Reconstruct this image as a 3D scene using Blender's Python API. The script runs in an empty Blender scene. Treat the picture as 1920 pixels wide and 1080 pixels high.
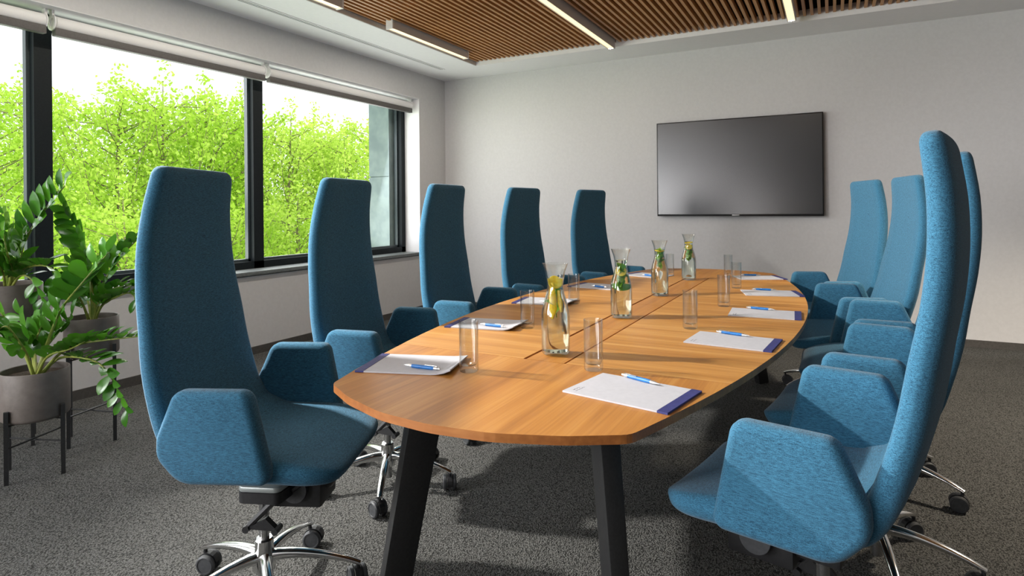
import bpy, bmesh, math, random
import numpy as np
from mathutils import Vector, Matrix
random.seed(7); rng = np.random.default_rng(7)
S = bpy.context.scene
COL = S.collection
PI = math.pi

# ------------------------------------------------------------------ camera
YAW, ROLL, FPX, CY, CH = 0.4864251, -0.0087840, 1140.2, 388.53, 1.2227
cd = bpy.data.cameras.new('camera'); cam = bpy.data.objects.new('camera', cd); COL.objects.link(cam)
rt = Vector((math.cos(YAW), math.sin(YAW), 0)); fw = Vector((-math.sin(YAW), math.cos(YAW), 0)); up = Vector((0, 0, 1))
cx_ = rt*math.cos(ROLL) + up*math.sin(ROLL); cy_ = -rt*math.sin(ROLL) + up*math.cos(ROLL)
cam.matrix_world = Matrix((cx_, cy_, -fw)).transposed().to_4x4() @ Matrix.Identity(4)
cam.location = (0, 0, CH)
cd.sensor_width = 36; cd.lens = FPX*36/1920; cd.shift_y = (CY-540)/1920; cd.clip_start = .02; cd.clip_end = 300
S.camera = cam

# ------------------------------------------------------------------ world, lights, exposure
W = bpy.data.worlds.new('overcast_sky'); S.world = W; W.use_nodes = True
bg = W.node_tree.nodes['Background']; bg.inputs[0].default_value = (.94, .97, 1, 1); bg.inputs[1].default_value = 1.55
S.view_settings.view_transform = 'Standard'; S.view_settings.look = 'None'
S.view_settings.gamma = 1; S.view_settings.use_curve_mapping = False
S.view_settings.exposure = 0.38

def light(name, kind, loc, target, energy, color=(1, 1, 1), **kw):
    d = bpy.data.lights.new(name, kind); o = bpy.data.objects.new(name, d); COL.objects.link(o)
    o.location = loc
    o.rotation_euler = (Vector(target)-Vector(loc)).to_track_quat('-Z', 'Y').to_euler()
    d.energy = energy; d.color = color
    for k, v in kw.items(): setattr(d, k, v)
    return o
light('sun', 'SUN', (12, 4, 20), (-12, 5, -4), 2.6, (1, .96, .88), angle=.02)          # lights the trees; the building shades the room
light('side_fill_light', 'AREA', (-4.75, -1.7, 1.6), (0, -.9, 3.8), 250, (.96, .97, 1), shape='RECTANGLE', size=2.6, size_y=1.7)  # added fill lamp outside the unseen opening behind the camera
light('rear_fill_light', 'AREA', (-2.85, -3.74, 1.45), (-2.2, 0, 3.4), 150, (1, .97, .97), shape='RECTANGLE', size=2.5, size_y=2.0)  # added fill lamp in front of the closed rear wall; no window there
light('window_fill_light', 'AREA', (-5.0, 3.9, 2.1), (-1, 3.2, 1.0), 60, (1, .98, 1), shape='RECTANGLE', size=3.6, size_y=1.6)  # added fill lamp outside the window panes, on top of the sky light
light('ceiling_fill_light', 'AREA', (-5.15, 3.9, .75), (-3.2, 3.7, 3.0), 27, (1, .97, 1), shape='RECTANGLE', size=3.4, size_y=.7)  # added lamp low outside the panes, aimed up to brighten the ceiling
light('assumed_flash', 'SPOT', (-3.9, 1.05, 2.7), (-.2, 2.5, .7), 860, (1, .97, .92), spot_size=math.radians(78), spot_blend=.75, shadow_soft_size=.07)  # assumed lamp out of view, placed to match the shadows on the table
light('assumed_downlight', 'SPOT', (1.9, 3.9, 2.78), (1.75, 4.1, 0), 380, (1, .88, .72), spot_size=math.radians(105), spot_blend=.6, shadow_soft_size=.12)  # assumed lamp without a fixture, added to brighten the floor at the right

# ------------------------------------------------------------------ materials
def lin(c):
    return tuple(((v/255)/12.92 if v/255 <= .04045 else ((v/255+.055)/1.055)**2.4) for v in c)
def mat(name, rgb=None, rough=.5, metal=0., spec=.5, build=None, coat=0., sheen=0.):
    m = bpy.data.materials.new(name); m.use_nodes = True
    nt = m.node_tree; b = nt.nodes['Principled BSDF']
    if rgb is not None: b.inputs['Base Color'].default_value = (*rgb, 1)
    b.inputs['Roughness'].default_value = rough; b.inputs['Metallic'].default_value = metal
    b.inputs['Specular IOR Level'].default_value = spec
    b.inputs['Coat Weight'].default_value = coat; b.inputs['Sheen Weight'].default_value = sheen
    if build: build(nt, b)
    return m
def nd(nt, t, **kw):
    n = nt.nodes.new(t)
    for k, v in kw.items():
        if k[0] == '_': setattr(n, k[1:], v)
        else: n.inputs[k.replace('__', ' ')].default_value = v
    return n
def coords(nt, scale=(1, 1, 1), rot=(0, 0, 0), kind='Object'):
    tc = nt.nodes.new('ShaderNodeTexCoord'); mp = nt.nodes.new('ShaderNodeMapping')
    mp.inputs['Scale'].default_value = scale; mp.inputs['Rotation'].default_value = rot
    nt.links.new(tc.outputs[kind], mp.inputs[0]); return mp.outputs[0]
def ramp(nt, fac, stops):
    r = nt.nodes.new('ShaderNodeValToRGB'); el = r.color_ramp.elements
    while len(el) < len(stops): el.new(.5)
    for e, (p, c) in zip(el, stops): e.position = p; e.color = (*c, 1)
    nt.links.new(fac, r.inputs[0]); return r.outputs[0]
def bump(nt, b, height, strength, dist):
    n = nt.nodes.new('ShaderNodeBump'); n.inputs['Strength'].default_value = strength; n.inputs['Distance'].default_value = dist
    nt.links.new(height, n.inputs['Height']); nt.links.new(n.outputs[0], b.inputs['Normal'])
def noisy(scale, c0, c1, detail=4, stretch=(1, 1, 1), bs=0, bd=.001, rot=(0, 0, 0), p0=.35, p1=.65):
    def f(nt, b):
        n = nd(nt, 'ShaderNodeTexNoise', Scale=scale, Detail=detail, Roughness=.6)
        nt.links.new(coords(nt, stretch, rot), n.inputs['Vector'])
        nt.links.new(ramp(nt, n.outputs[0], [(p0, c0), (p1, c1)]), b.inputs['Base Color'])
        if bs: bump(nt, b, n.outputs[0], bs, bd)
    return f
def fabric_build(c0, c1):
    def f(nt, b):
        a = nd(nt, 'ShaderNodeTexNoise', Scale=700, Detail=1); nt.links.new(coords(nt, (1, .12, 1)), a.inputs['Vector'])
        c = nd(nt, 'ShaderNodeTexNoise', Scale=700, Detail=1); nt.links.new(coords(nt, (.12, 1, 1)), c.inputs['Vector'])
        s = nt.nodes.new('ShaderNodeMath'); s.operation = 'ADD'; nt.links.new(a.outputs[0], s.inputs[0]); nt.links.new(c.outputs[0], s.inputs[1])
        h = nt.nodes.new('ShaderNodeMath'); h.operation = 'MULTIPLY'; nt.links.new(s.outputs[0], h.inputs[0]); h.inputs[1].default_value = .5
        nt.links.new(ramp(nt, h.outputs[0], [(.34, c0), (.66, c1)]), b.inputs['Base Color'])
        bump(nt, b, s.outputs[0], .25, .001)
    return f
def wood_build(c0, c1, c2, axis, grain=1.0):
    st = {'x': (.7, 16, 16), 'y': (16, .7, 16)}[axis]
    st2 = {'x': (3, 160, 60), 'y': (160, 3, 60)}[axis]
    def f(nt, b):
        n = nd(nt, 'ShaderNodeTexNoise', Scale=1.0*grain, Detail=5, Roughness=.55, Distortion=.6); nt.links.new(coords(nt, st), n.inputs['Vector'])
        n2 = nd(nt, 'ShaderNodeTexNoise', Scale=1.0*grain, Detail=3); nt.links.new(coords(nt, st2), n2.inputs['Vector'])
        m = nt.nodes.new('ShaderNodeMath'); m.operation = 'MULTIPLY_ADD'; nt.links.new(n2.outputs[0], m.inputs[0]); m.inputs[1].default_value = .55; nt.links.new(n.outputs[0], m.inputs[2])
        nt.links.new(ramp(nt, m.outputs[0], [(.42, c0), (.78, c1), (1.05, c2)]), b.inputs['Base Color'])
        bump(nt, b, n2.outputs[0], .06, .0006)
    return f
def carpet_build(nt, b):
    v = nd(nt, 'ShaderNodeTexVoronoi', Scale=210); nt.links.new(coords(nt, (1, .72, 1), (0, 0, .5)), v.inputs['Vector'])
    n = nd(nt, 'ShaderNodeTexNoise', Scale=110, Detail=4, Roughness=.7); nt.links.new(coords(nt), n.inputs['Vector'])
    l = nd(nt, 'ShaderNodeTexNoise', Scale=1.3, Detail=3); nt.links.new(coords(nt), l.inputs['Vector'])
    m = nt.nodes.new('ShaderNodeMath'); m.operation = 'MULTIPLY_ADD'; nt.links.new(v.outputs['Distance'], m.inputs[0]); m.inputs[1].default_value = -.75; nt.links.new(n.outputs[0], m.inputs[2])
    m2 = nt.nodes.new('ShaderNodeMath'); m2.operation = 'MULTIPLY_ADD'; nt.links.new(l.outputs[0], m2.inputs[0]); m2.inputs[1].default_value = .12; nt.links.new(m.outputs[0], m2.inputs[2])
    nt.links.new(ramp(nt, m2.outputs[0], [(-.02, (.036, .036, .034)), (.22, (.112, .111, .105)), (.6, (.19, .188, .178))]), b.inputs['Base Color'])
    bump(nt, b, m.outputs[0], 1.0, .007)
def pane_mat(name, tint, g=.10):
    m = bpy.data.materials.new(name); m.use_nodes = True; nt = m.node_tree; nt.nodes.clear()
    o = nt.nodes.new('ShaderNodeOutputMaterial'); mx = nt.nodes.new('ShaderNodeMixShader')
    t = nt.nodes.new('ShaderNodeBsdfTransparent'); t.inputs[0].default_value = (*tint, 1)
    if g == 1.0:                               # thick-walled vessel: edges look denser than the middle
        l2 = nt.nodes.new('ShaderNodeLayerWeight'); l2.inputs[0].default_value = .5
        nt.links.new(ramp(nt, l2.outputs['Facing'], [(.0, tint), (.75, tuple(.93*v for v in tint)), (.97, tuple(.42*v for v in tint))]), t.inputs[0])
    gl = nt.nodes.new('ShaderNodeBsdfGlossy'); gl.inputs['Roughness'].default_value = .02
    lw = nt.nodes.new('ShaderNodeLayerWeight'); lw.inputs[0].default_value = .5
    pw = nt.nodes.new('ShaderNodeMath'); pw.operation = 'POWER'; pw.inputs[1].default_value = 3.5; nt.links.new(lw.outputs['Facing'], pw.inputs[0])
    k = nt.nodes.new('ShaderNodeMath'); k.operation = 'MULTIPLY_ADD'; k.inputs[1].default_value = .95*g; k.inputs[2].default_value = .05*g; nt.links.new(pw.outputs[0], k.inputs[0])
    nt.links.new(k.outputs[0], mx.inputs[0]); nt.links.new(t.outputs[0], mx.inputs[1]); nt.links.new(gl.outputs[0], mx.inputs[2]); nt.links.new(mx.outputs[0], o.inputs[0])
    return m
def leaf_mat(name, c0, c1, trans=.4, rough=.35, backmul=1.0):
    m = bpy.data.materials.new(name); m.use_nodes = True; nt = m.node_tree; b = nt.nodes['Principled BSDF']
    g = nt.nodes.new('ShaderNodeNewGeometry'); oi = nt.nodes.new('ShaderNodeObjectInfo')
    ad = nt.nodes.new('ShaderNodeMath'); ad.operation = 'ADD'; nt.links.new(g.outputs['Random Per Island'], ad.inputs[0]); nt.links.new(oi.outputs['Random'], ad.inputs[1])
    h = nt.nodes.new('ShaderNodeMath'); h.operation = 'MULTIPLY'; h.inputs[1].default_value = .5; nt.links.new(ad.outputs[0], h.inputs[0])
    c = ramp(nt, h.outputs[0], [(.1, c0), (.9, c1)]); nt.links.new(c, b.inputs['Base Color'])
    b.inputs['Roughness'].default_value = rough
    t = nt.nodes.new('ShaderNodeBsdfTranslucent'); nt.links.new(c, t.inputs[0])
    mx = nt.nodes.new('ShaderNodeMixShader'); mx.inputs[0].default_value = trans
    o = nt.nodes['Material Output']; nt.links.new(b.outputs[0], mx.inputs[1]); nt.links.new(t.outputs[0], mx.inputs[2]); nt.links.new(mx.outputs[0], o.inputs[0])
    return m
def emis(name, rgb, s):
    m = mat(name, rgb, .5); b = m.node_tree.nodes['Principled BSDF']
    b.inputs['Emission Color'].default_value = (*rgb, 1); b.inputs['Emission Strength'].default_value = s
    return m
def glassy(name, ior, tint, rough=0.):
    m = bpy.data.materials.new(name); m.use_nodes = True; nt = m.node_tree; nt.nodes.clear()
    o = nt.nodes.new('ShaderNodeOutputMaterial'); g = nt.nodes.new('ShaderNodeBsdfGlass'); g.inputs['IOR'].default_value = ior
    g.inputs['Color'].default_value = (*tint, 1); g.inputs['Roughness'].default_value = rough
    t = nt.nodes.new('ShaderNodeBsdfTransparent'); t.inputs[0].default_value = (*tint, 1)
    mx = nt.nodes.new('ShaderNodeMixShader'); mx.inputs[0].default_value = 0
    nt.links.new(g.outputs[0], mx.inputs[1]); nt.links.new(t.outputs[0], mx.inputs[2]); nt.links.new(mx.outputs[0], o.inputs[0])
    return m

M = {}
M['wall'] = mat('painted_wall', rough=.85, spec=.25, build=noisy(40, (.56, .55, .55), (.59, .58, .58), bs=.02, bd=.0002))
M['ceiling'] = mat('ceiling_paint', rough=.9, spec=.2, build=noisy(30, (.81, .80, .815), (.83, .82, .835)))
M['wall_dark'] = mat('low_bounce_wall', rough=.85, build=noisy(40, (.085, .08, .078), (.10, .095, .092)))  # for unseen walls, darkened to cut bounce onto the left chairs
M['reveal'] = mat('white_reveal_paint', (.78, .77, .78), .7)
M['carpet'] = mat('loop_carpet', rough=.95, spec=.1, build=carpet_build)
M['base'] = mat('grey_skirting', rough=.6, build=noisy(60, (.055, .05, .045), (.075, .068, .062)))
M['sill'] = mat('slate_sill', rough=.45, build=noisy(50, (.10, .115, .115), (.15, .165, .165)))
M['frame'] = mat('anthracite_frame', rough=.5, spec=.15, build=noisy(80, (.007, .010, .012), (.010, .014, .016)))
M['frame2'] = mat('anthracite_gasket_profile', rough=.35, build=noisy(80, (.035, .05, .055), (.045, .06, .066)))
M['pane'] = pane_mat('window_glass', (.97, .985, .98))
M['concrete'] = mat('fair_faced_concrete', rough=.8, build=noisy(6, (.20, .25, .26), (.27, .33, .33)))
M['blind'] = mat('white_blind_cloth', rough=.8, build=noisy(300, (.74, .73, .72), (.80, .79, .78)))
M['hem'] = mat('grey_hem_bar', rough=.6, build=noisy(100, (.075, .068, .064), (.095, .086, .082)))
M['chrome'] = mat('chrome', (.82, .82, .82), .12, 1.)
M['alu'] = mat('polished_aluminium', rough=.13, metal=1., build=noisy(12, (.72, .72, .71), (.82, .82, .81)))
M['black'] = mat('black_plastic', rough=.45, build=noisy(90, (.010, .010, .011), (.017, .017, .018)))
M['greyplastic'] = mat('grey_plastic', rough=.5, build=noisy(90, (.035, .037, .04), (.05, .052, .055)))
M['steel_black'] = mat('black_powder_coat', rough=.5, build=noisy(150, (.012, .012, .012), (.02, .02, .02)))
M['silver'] = mat('silver_paint', (.45, .49, .48), .35, .6)
M['fabric'] = mat('blue_wool_fabric', rough=.9, spec=.15, sheen=.15, build=fabric_build(lin((32, 68, 90)), lin((68, 127, 158))))
M['fabric_pipe'] = mat('blue_piping', rough=.9, spec=.15, build=noisy(200, lin((40, 90, 125)), lin((70, 130, 165))))
oak = (lin((152, 97, 38)), lin((187, 131, 62)), lin((201, 150, 84)))
M['oak_x'] = mat('oak_veneer_crosswise', rough=.42, build=wood_build(*oak, 'x'), spec=.35)
M['oak_y'] = mat('oak_veneer_lengthwise', rough=.42, build=wood_build(lin((146, 91, 35)), lin((178, 119, 51)), lin((192, 137, 68)), 'y'), spec=.35)
M['oak_edge'] = mat('oak_edge', rough=.4, build=wood_build(lin((128, 74, 34)), lin((168, 104, 52)), lin((186, 122, 64)), 'x'))
M['slatwood'] = mat('slat_wood', rough=.5, build=wood_build(lin((150, 100, 52)), lin((186, 134, 80)), lin((204, 156, 102)), 'y'))
M['void'] = mat('dark_ceiling_void', rough=.9, build=noisy(8, (.012, .009, .008), (.02, .016, .013)))
M['lamp_side'] = mat('light_grey_housing', rough=.5, build=noisy(100, (.58, .54, .52), (.63, .59, .57)))
M['lamp'] = emis('warm_diffuser', (1, .80, .46), .9)
M['screen'] = mat('tv_screen', rough=.24, spec=1.0, build=noisy(3, (.006, .006, .006), (.008, .008, .008)))
M['bezel'] = mat('tv_bezel', rough=.3, build=noisy(90, (.008, .008, .008), (.012, .012, .012)))
M['badge'] = mat('silver_badge', (.6, .6, .6), .3, .5)
M['paper'] = mat('white_paper', rough=.8, build=noisy(60, (.48, .48, .515), (.51, .51, .545)))
M['navy'] = mat('navy_print', rough=.6, build=noisy(60, lin((40, 44, 104)), lin((50, 54, 118))))
M['ink'] = mat('grey_ink', rough=.8, build=noisy(60, (.10, .10, .12), (.16, .16, .18)))
M['pen'] = mat('blue_pen_barrel', rough=.35, build=noisy(80, lin((24, 96, 168)), lin((40, 118, 190))))
M['pensilver'] = mat('pen_silver', (.72, .72, .72), .25, .8)
M['glass'] = pane_mat('drinking_glass', (.955, .965, .96), 1.0)
M['carafe'] = pane_mat('carafe_glass', (.975, .99, .98), 1.0)
M['water'] = glassy('lemon_water', 1.33, (.985, 1, .955))
M['lemon'] = mat('lemon_flesh', rough=.35, build=noisy(90, lin((246, 206, 20)), lin((255, 232, 90))))
M['peel'] = mat('lemon_peel', rough=.4, build=noisy(120, lin((236, 190, 10)), lin((246, 214, 40))))
M['mint'] = leaf_mat('mint_green', lin((84, 150, 20)), lin((170, 220, 70)), .35)
M['pot'] = mat('taupe_pot', rough=.6, build=noisy(25, lin((92, 84, 78)), lin((104, 96, 90))))
M['soil'] = mat('potting_soil', rough=1, build=noisy(90, (.02, .013, .008), (.07, .045, .03), bs=1, bd=.01))
M['stem'] = mat('green_stem', rough=.45, build=noisy(30, lin((104, 124, 44)), lin((146, 150, 70))))
M['zz'] = leaf_mat('glossy_plant_leaf', lin((22, 74, 16)), lin((82, 140, 34)), .2, .22)
M['tree'] = leaf_mat('spring_tree_leaf', (.37, .60, .035), (.64, .79, .15), .5, .7)
M['bark'] = mat('bark', rough=.9, build=noisy(30, (.13, .115, .06), (.26, .23, .13), bs=.5, bd=.01))
M['lawn'] = mat('lawn', rough=.9, build=noisy(3, (.22, .42, .04), (.36, .58, .08)))

# ------------------------------------------------------------------ mesh helpers
def link(name, me, m=None, parent=None, smooth=True, angle=35):
    o = bpy.data.objects.new(name, me); COL.objects.link(o)
    if m is not None:
        for x in (m if isinstance(m, (list, tuple)) else [m]): me.materials.append(M[x] if isinstance(x, str) else x)
    if smooth:
        me.polygons.foreach_set('use_smooth', [True]*len(me.polygons))
        if angle: me.set_sharp_from_angle(angle=math.radians(angle))
    if parent is not None: o.parent = parent
    return o
def mesh(verts, faces, name='m'):
    me = bpy.data.meshes.new(name); me.from_pydata([tuple(v) for v in verts], [], faces)
    bm = bmesh.new(); bm.from_mesh(me); bmesh.ops.recalc_face_normals(bm, faces=bm.faces); bm.to_mesh(me); bm.free()
    me.update(); return me
class MB:
    def __init__(s): s.v = []; s.f = []; s.mi = []
    def add(s, v, f, mi=0):
        b = len(s.v); s.v += [tuple(x) for x in v]; s.f += [tuple(b+i for i in q) for q in f]; s.mi += [mi]*len(f)
    def box(s, x0, x1, y0, y1, z0, z1, mi=0, mtx=None):
        v = [Vector((x, y, z)) for x in (x0, x1) for y in (y0, y1) for z in (z0, z1)]
        if mtx is not None: v = [mtx @ p for p in v]
        s.add(v, [(0, 1, 3, 2), (4, 6, 7, 5), (0, 4, 5, 1), (2, 3, 7, 6), (0, 2, 6, 4), (1, 5, 7, 3)], mi)
    def tube(s, pts, radii, n=8, mi=0, cap=True, flat=None):
        pts = [Vector(p) for p in pts]
        if not isinstance(radii, (list, tuple)): radii = [radii]*len(pts)
        rings = []; ref = None
        for i, p in enumerate(pts):
            t = (pts[min(i+1, len(pts)-1)]-pts[max(i-1, 0)]).normalized()
            if ref is None:
                ref = Vector((0, 0, 1)) if abs(t.z) < .9 else Vector((1, 0, 0))
            a = (ref - t*ref.dot(t)).normalized(); b = t.cross(a); ref = a
            r = radii[i]; ra, rb = (r if isinstance(r, (tuple, list)) else (r, r))
            rings.append([p + a*ra*math.cos(2*PI*k/n) + b*rb*math.sin(2*PI*k/n) for k in range(n)])
        v = [q for r in rings for q in r]; f = []
        for i in range(len(rings)-1):
            for k in range(n): f.append((i*n+k, i*n+(k+1) % n, (i+1)*n+(k+1) % n, (i+1)*n+k))
        if cap: f += [tuple(range(n))[::-1], tuple((len(rings)-1)*n+k for k in range(n))]
        s.add(v, f, mi)
    def lathe(s, prof, n=24, mi=0, closed=False, mtx=None):
        v = []; f = []; m = len(prof)
        for r, z in prof:
            for k in range(n):
                p = Vector((max(r, 1e-5)*math.cos(2*PI*k/n), max(r, 1e-5)*math.sin(2*PI*k/n), z))
                v.append(mtx @ p if mtx is not None else p)
        for i in range(m if closed else m-1):
            j = (i+1) % m
            for k in range(n): f.append((i*n+k, i*n+(k+1) % n, j*n+(k+1) % n, j*n+k))
        s.add(v, f, mi)
    def build(s, name, m, parent=None, smooth=True, angle=35, bevel=0, weld=False):
        me = bpy.data.meshes.new(name); me.from_pydata(s.v, [], s.f)
        me.polygons.foreach_set('material_index', s.mi)
        bm = bmesh.new(); bm.from_mesh(me)
        if weld: bmesh.ops.remove_doubles(bm, verts=bm.verts, dist=2e-5)
        bmesh.ops.recalc_face_normals(bm, faces=bm.faces)
        if bevel:
            bmesh.ops.bevel(bm, geom=[e for e in bm.edges if e.calc_face_angle(0) > .5], offset=bevel, segments=2, profile=.6, affect='EDGES', clamp_overlap=True)
        bm.to_mesh(me); bm.free(); me.update()
        return link(name, me, m, parent, smooth, angle)
def box(name, x0, x1, y0, y1, z0, z1, m, parent=None, bevel=0):
    b = MB(); b.box(x0, x1, y0, y1, z0, z1); return b.build(name, m, parent, bevel=bevel)
def thing(name, label, cat, loc=(0, 0, 0), rz=0, group=None):
    o = bpy.data.objects.new(name, None); COL.objects.link(o); o.empty_display_size = .1
    o.location = loc; o.rotation_euler = (0, 0, rz); return tag(o, label, cat, group)
def tag(o, label, cat, group=None):
    o['label'] = label; o['category'] = cat
    if group: o['group'] = group
    return o
def struct(o): o['kind'] = 'structure'; return o
def stuff(o): o['kind'] = 'stuff'; return o
def copy_tree(o, parent=None):
    c = o.copy(); COL.objects.link(c)
    if parent is not None: c.parent = parent
    for ch in list(o.children): copy_tree(ch, c)
    return c
def prism(poly, z0, z1):
    n = len(poly); v = [(x, y, z0) for x, y in poly] + [(x, y, z1) for x, y in poly]
    return v, [tuple(range(n))[::-1], tuple(range(n, 2*n))] + [(i, (i+1) % n, n+(i+1) % n, n+i) for i in range(n)]
def round_poly(pts, rad, seg=5):
    out = []; n = len(pts)
    for i in range(n):
        p0, p, p1 = Vector(pts[i-1]), Vector(pts[i]), Vector(pts[(i+1) % n])
        r = rad[i] if isinstance(rad, (list, tuple)) else rad
        a = (p0-p).normalized(); b = (p1-p).normalized(); ang = a.angle(b)
        d = min(r/math.tan(ang/2), .49*min((p0-p).length, (p1-p).length)); r = d*math.tan(ang/2)
        c = p + (a+b).normalized()*(r/math.sin(ang/2))
        s, e = p+a*d-c, p+b*d-c
        a0 = math.atan2(s.y, s.x); da = (math.atan2(e.y, e.x)-a0+PI) % (2*PI)-PI
        for k in range(seg+1): t = a0+da*k/seg; out.append((c.x+r*math.cos(t), c.y+r*math.sin(t)))
    return out

# ------------------------------------------------------------------ room shell
X0, Y0, H = -4.337, 6.408, 2.822
XR, YB = 3.3, -3.8
WY0, WY1, WZ0, WZ1 = .35, 5.87, .70, 2.52       # window opening
struct(box('floor', X0-.4, XR, YB, Y0, -.1, 0, 'carpet'))
b = MB(); b.box(X0-.1, XR+.1, Y0, Y0+.15, -.1, H+.35); struct(b.build('wall_back', 'wall'))
struct(box('wall_right', XR, XR+.15, YB, Y0, -.1, H+.35, 'wall_dark'))
struct(box('wall_rear', X0, XR, YB-.15, YB, -.1, H+.35, 'wall_dark'))
b = MB()
RY0, RY1 = -3.1, -.2                              # added unseen opening behind the camera, lets the side fill light in
XW = X0-.33
b.box(XW, X0, YB, Y0, -.1, WZ0-.04); b.box(XW, X0, YB, Y0, WZ1, H+.35)
b.box(XW, X0, WY1, Y0, WZ0-.04, WZ1); b.box(XW, X0, RY1, WY0, WZ0-.04, WZ1); b.box(XW, X0, YB, RY0, WZ0-.04, WZ1)
struct(b.build('wall_left', 'wall', smooth=False))
# white painted reveal lining at the far jamb and the head
b = MB(); b.box(X0-.25, X0-.001, WY1-.004, WY1, WZ0, WZ1); b.box(X0-.25, X0-.001, WY0, WY1, WZ1-.004, WZ1)
struct(b.build('trim_1', 'reveal', smooth=False))
# ceiling with the opening for the slatted panel
PX0, PX1, PY0, PY1 = -3.56, 2.3, .4, 5.885
b = MB()
b.box(X0, PX0, YB, Y0, H, H+.1); b.box(PX1, XR, YB, Y0, H, H+.1); b.box(PX0, PX1, PY1, Y0, H, H+.1); b.box(PX0, PX1, YB, PY0, H, H+.1)
struct(b.build('ceiling', 'ceiling', smooth=False))
struct(box('trim_2', PX0-.3, PX1+.3, PY0-.3, PY1+.3, H+.22, H+.3, 'void'))
b = MB()
b.box(PX0-.01, PX0-.0005, PY0, PY1, H+.1, H+.22); b.box(PX1, PX1+.01, PY0, PY1, H+.1, H+.22); b.box(PX0, PX1, PY1, PY1+.01, H+.1, H+.22); b.box(PX0, PX1, PY0-.01, PY0, H+.1, H+.22)
struct(b.build('trim_3', 'void', smooth=False))
struct(box('baseboard_left', X0, X0+.012, YB, Y0, 0, .065, 'base'))
struct(box('baseboard_back', X0, XR, Y0-.012, Y0, 0, .06, 'base'))
struct(box('trim_4', X0-.24, X0+.022, WY0, WY1+.0, WZ0-.032, WZ0, 'sill', bevel=.003))        # slate window sill
# ---- windows
FX0, FX1 = X0-.285, X0-.215
edges = [WY0, 2.08, 3.755, WY1-.004]
for i in range(3):
    a, c = edges[i], edges[i+1]
    b = MB(); hw = .052
    l, r = a+(0 if i == 0 else .0), c
    b.box(FX0, FX1, l, l+(.06 if i == 0 else hw), WZ0, WZ1-.004); b.box(FX0, FX1, r-(hw if i < 2 else .07), r, WZ0, WZ1-.004)
    b.box(FX0, FX1, l, r, WZ0, WZ0+.062); b.box(FX0, FX1, l, r, WZ1-.09, WZ1-.004)
    w = struct(b.build('window_%d' % (i+1), 'frame', smooth=False))
    s = MB(); l2, r2 = l+hw, r-(hw if i < 2 else .07); z2, z3 = WZ0+.062, WZ1-.09; q = .022
    s.box(FX0-.02, FX0+.02, l2, l2+q, z2, z3); s.box(FX0-.02, FX0+.02, r2-q, r2, z2, z3); s.box(FX0-.02, FX0+.02, l2, r2, z2, z2+q); s.box(FX0-.02, FX0+.02, l2, r2, z3-q, z3)
    s.build('glazing_profile', 'frame2', w, smooth=False)
    box('pane', FX0-.003, FX0+.003, l2+q-.004, r2-q+.004, z2+q-.004, z3-q+.004, 'pane', w)
# concrete pillar outside the last pane (with a joint)
b = MB(); b.box(XW-.35, XW-.002, WY1-.11, WY1+.6, -.5, 1.60); b.box(XW-.35, XW-.002, WY1-.11, WY1+.6, 1.61, 3.4); b.box(XW-.34, XW-.004, WY1-.1, WY1+.5, 1.59, 1.62)
b.box(XW-.012, XW-.002, WY1-.16, WY1-.11, .3, 2.9)
struct(b.build('trim_5', 'concrete', smooth=False))

# ------------------------------------------------------------------ roller blinds
bl = [(.40, 2.045, 'roller blind rolled up above the leftmost window pane, cut by the picture edge'),
      (2.075, 3.725, 'roller blind rolled up above the wide middle window pane'),
      (3.755, 5.835, 'roller blind rolled up above the window pane nearest the TV wall')]
for y0, y1, lab in bl:
    t = thing('roller_blind', 'white '+lab, 'blind', (X0-.10, (y0+y1)/2, 2.437), 0, 'roller blinds above the windows'); L = (y1-y0)/2
    b = MB(); b.lathe([(0, -L+.015), (.044, -L+.015), (.044, L-.015), (0, L-.015)], 28, mtx=Matrix.Rotation(PI/2, 4, 'X')); b.build('cloth_roll', 'blind', t)
    b = MB(); b.box(-.014, .034, -L+.01, L-.01, -.086, -.034); b.build('hem_bar', 'hem', t, bevel=.004)
    for s in (-1, 1):
        b = MB(); b.lathe([(.030, 0), (.052, 0), (.052, .006), (.030, .006)], 28, closed=True, mtx=Matrix.Translation((0, s*(L-.008), 0)) @ Matrix.Rotation(PI/2, 4, 'X'))
        b.box(-.02, .02, s*(L-.005)-.006, s*(L-.005)+.006, .04, .078); b.build('bracket', 'blind', t)

# ------------------------------------------------------------------ slatted ceiling
t = thing('slatted_ceiling_panel', 'recessed panel of parallel warm wooden slats filling the ceiling opening', 'ceiling panel', (PX0, PY0, H+.02))
b = MB(); b.box(-.0115, .0115, .006, PY1-PY0-.012, .02, .075); first = b.build('slat', 'slatwood', t, smooth=False)
pitch = .0572; n = int((PX1-PX0-.03)/pitch); first.location.x = .034
for k in range(1, n):
    o = first.copy(); COL.objects.link(o); o.location.x = .034+k*pitch
for y in (1.2, 2.6, 4.0, 5.2):
    b = MB(); b.box(0, PX1-PX0, y-.4, y-.37, .075, .10); b.build('cross_rail', 'void', t, smooth=False)
b = MB(); b.box(.0005, .006, .0, PY1-PY0, -.018, .03); b.build('edge_strip', 'lamp_side', t, smooth=False)
fx = [(-3.42, 1.2, 3.60, 'linear ceiling lamp by the left slat edge, cut by the picture top'),
      (-3.42, 4.21, 5.45, 'short linear ceiling lamp along the left edge of the wooden slats'),
      (-1.945, 2.0, 5.83, 'long linear ceiling lamp running down the middle of the wooden slats'),
      (-.305, 2.0, 5.72, 'linear ceiling lamp above the TV, right of the other lamps')]
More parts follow.
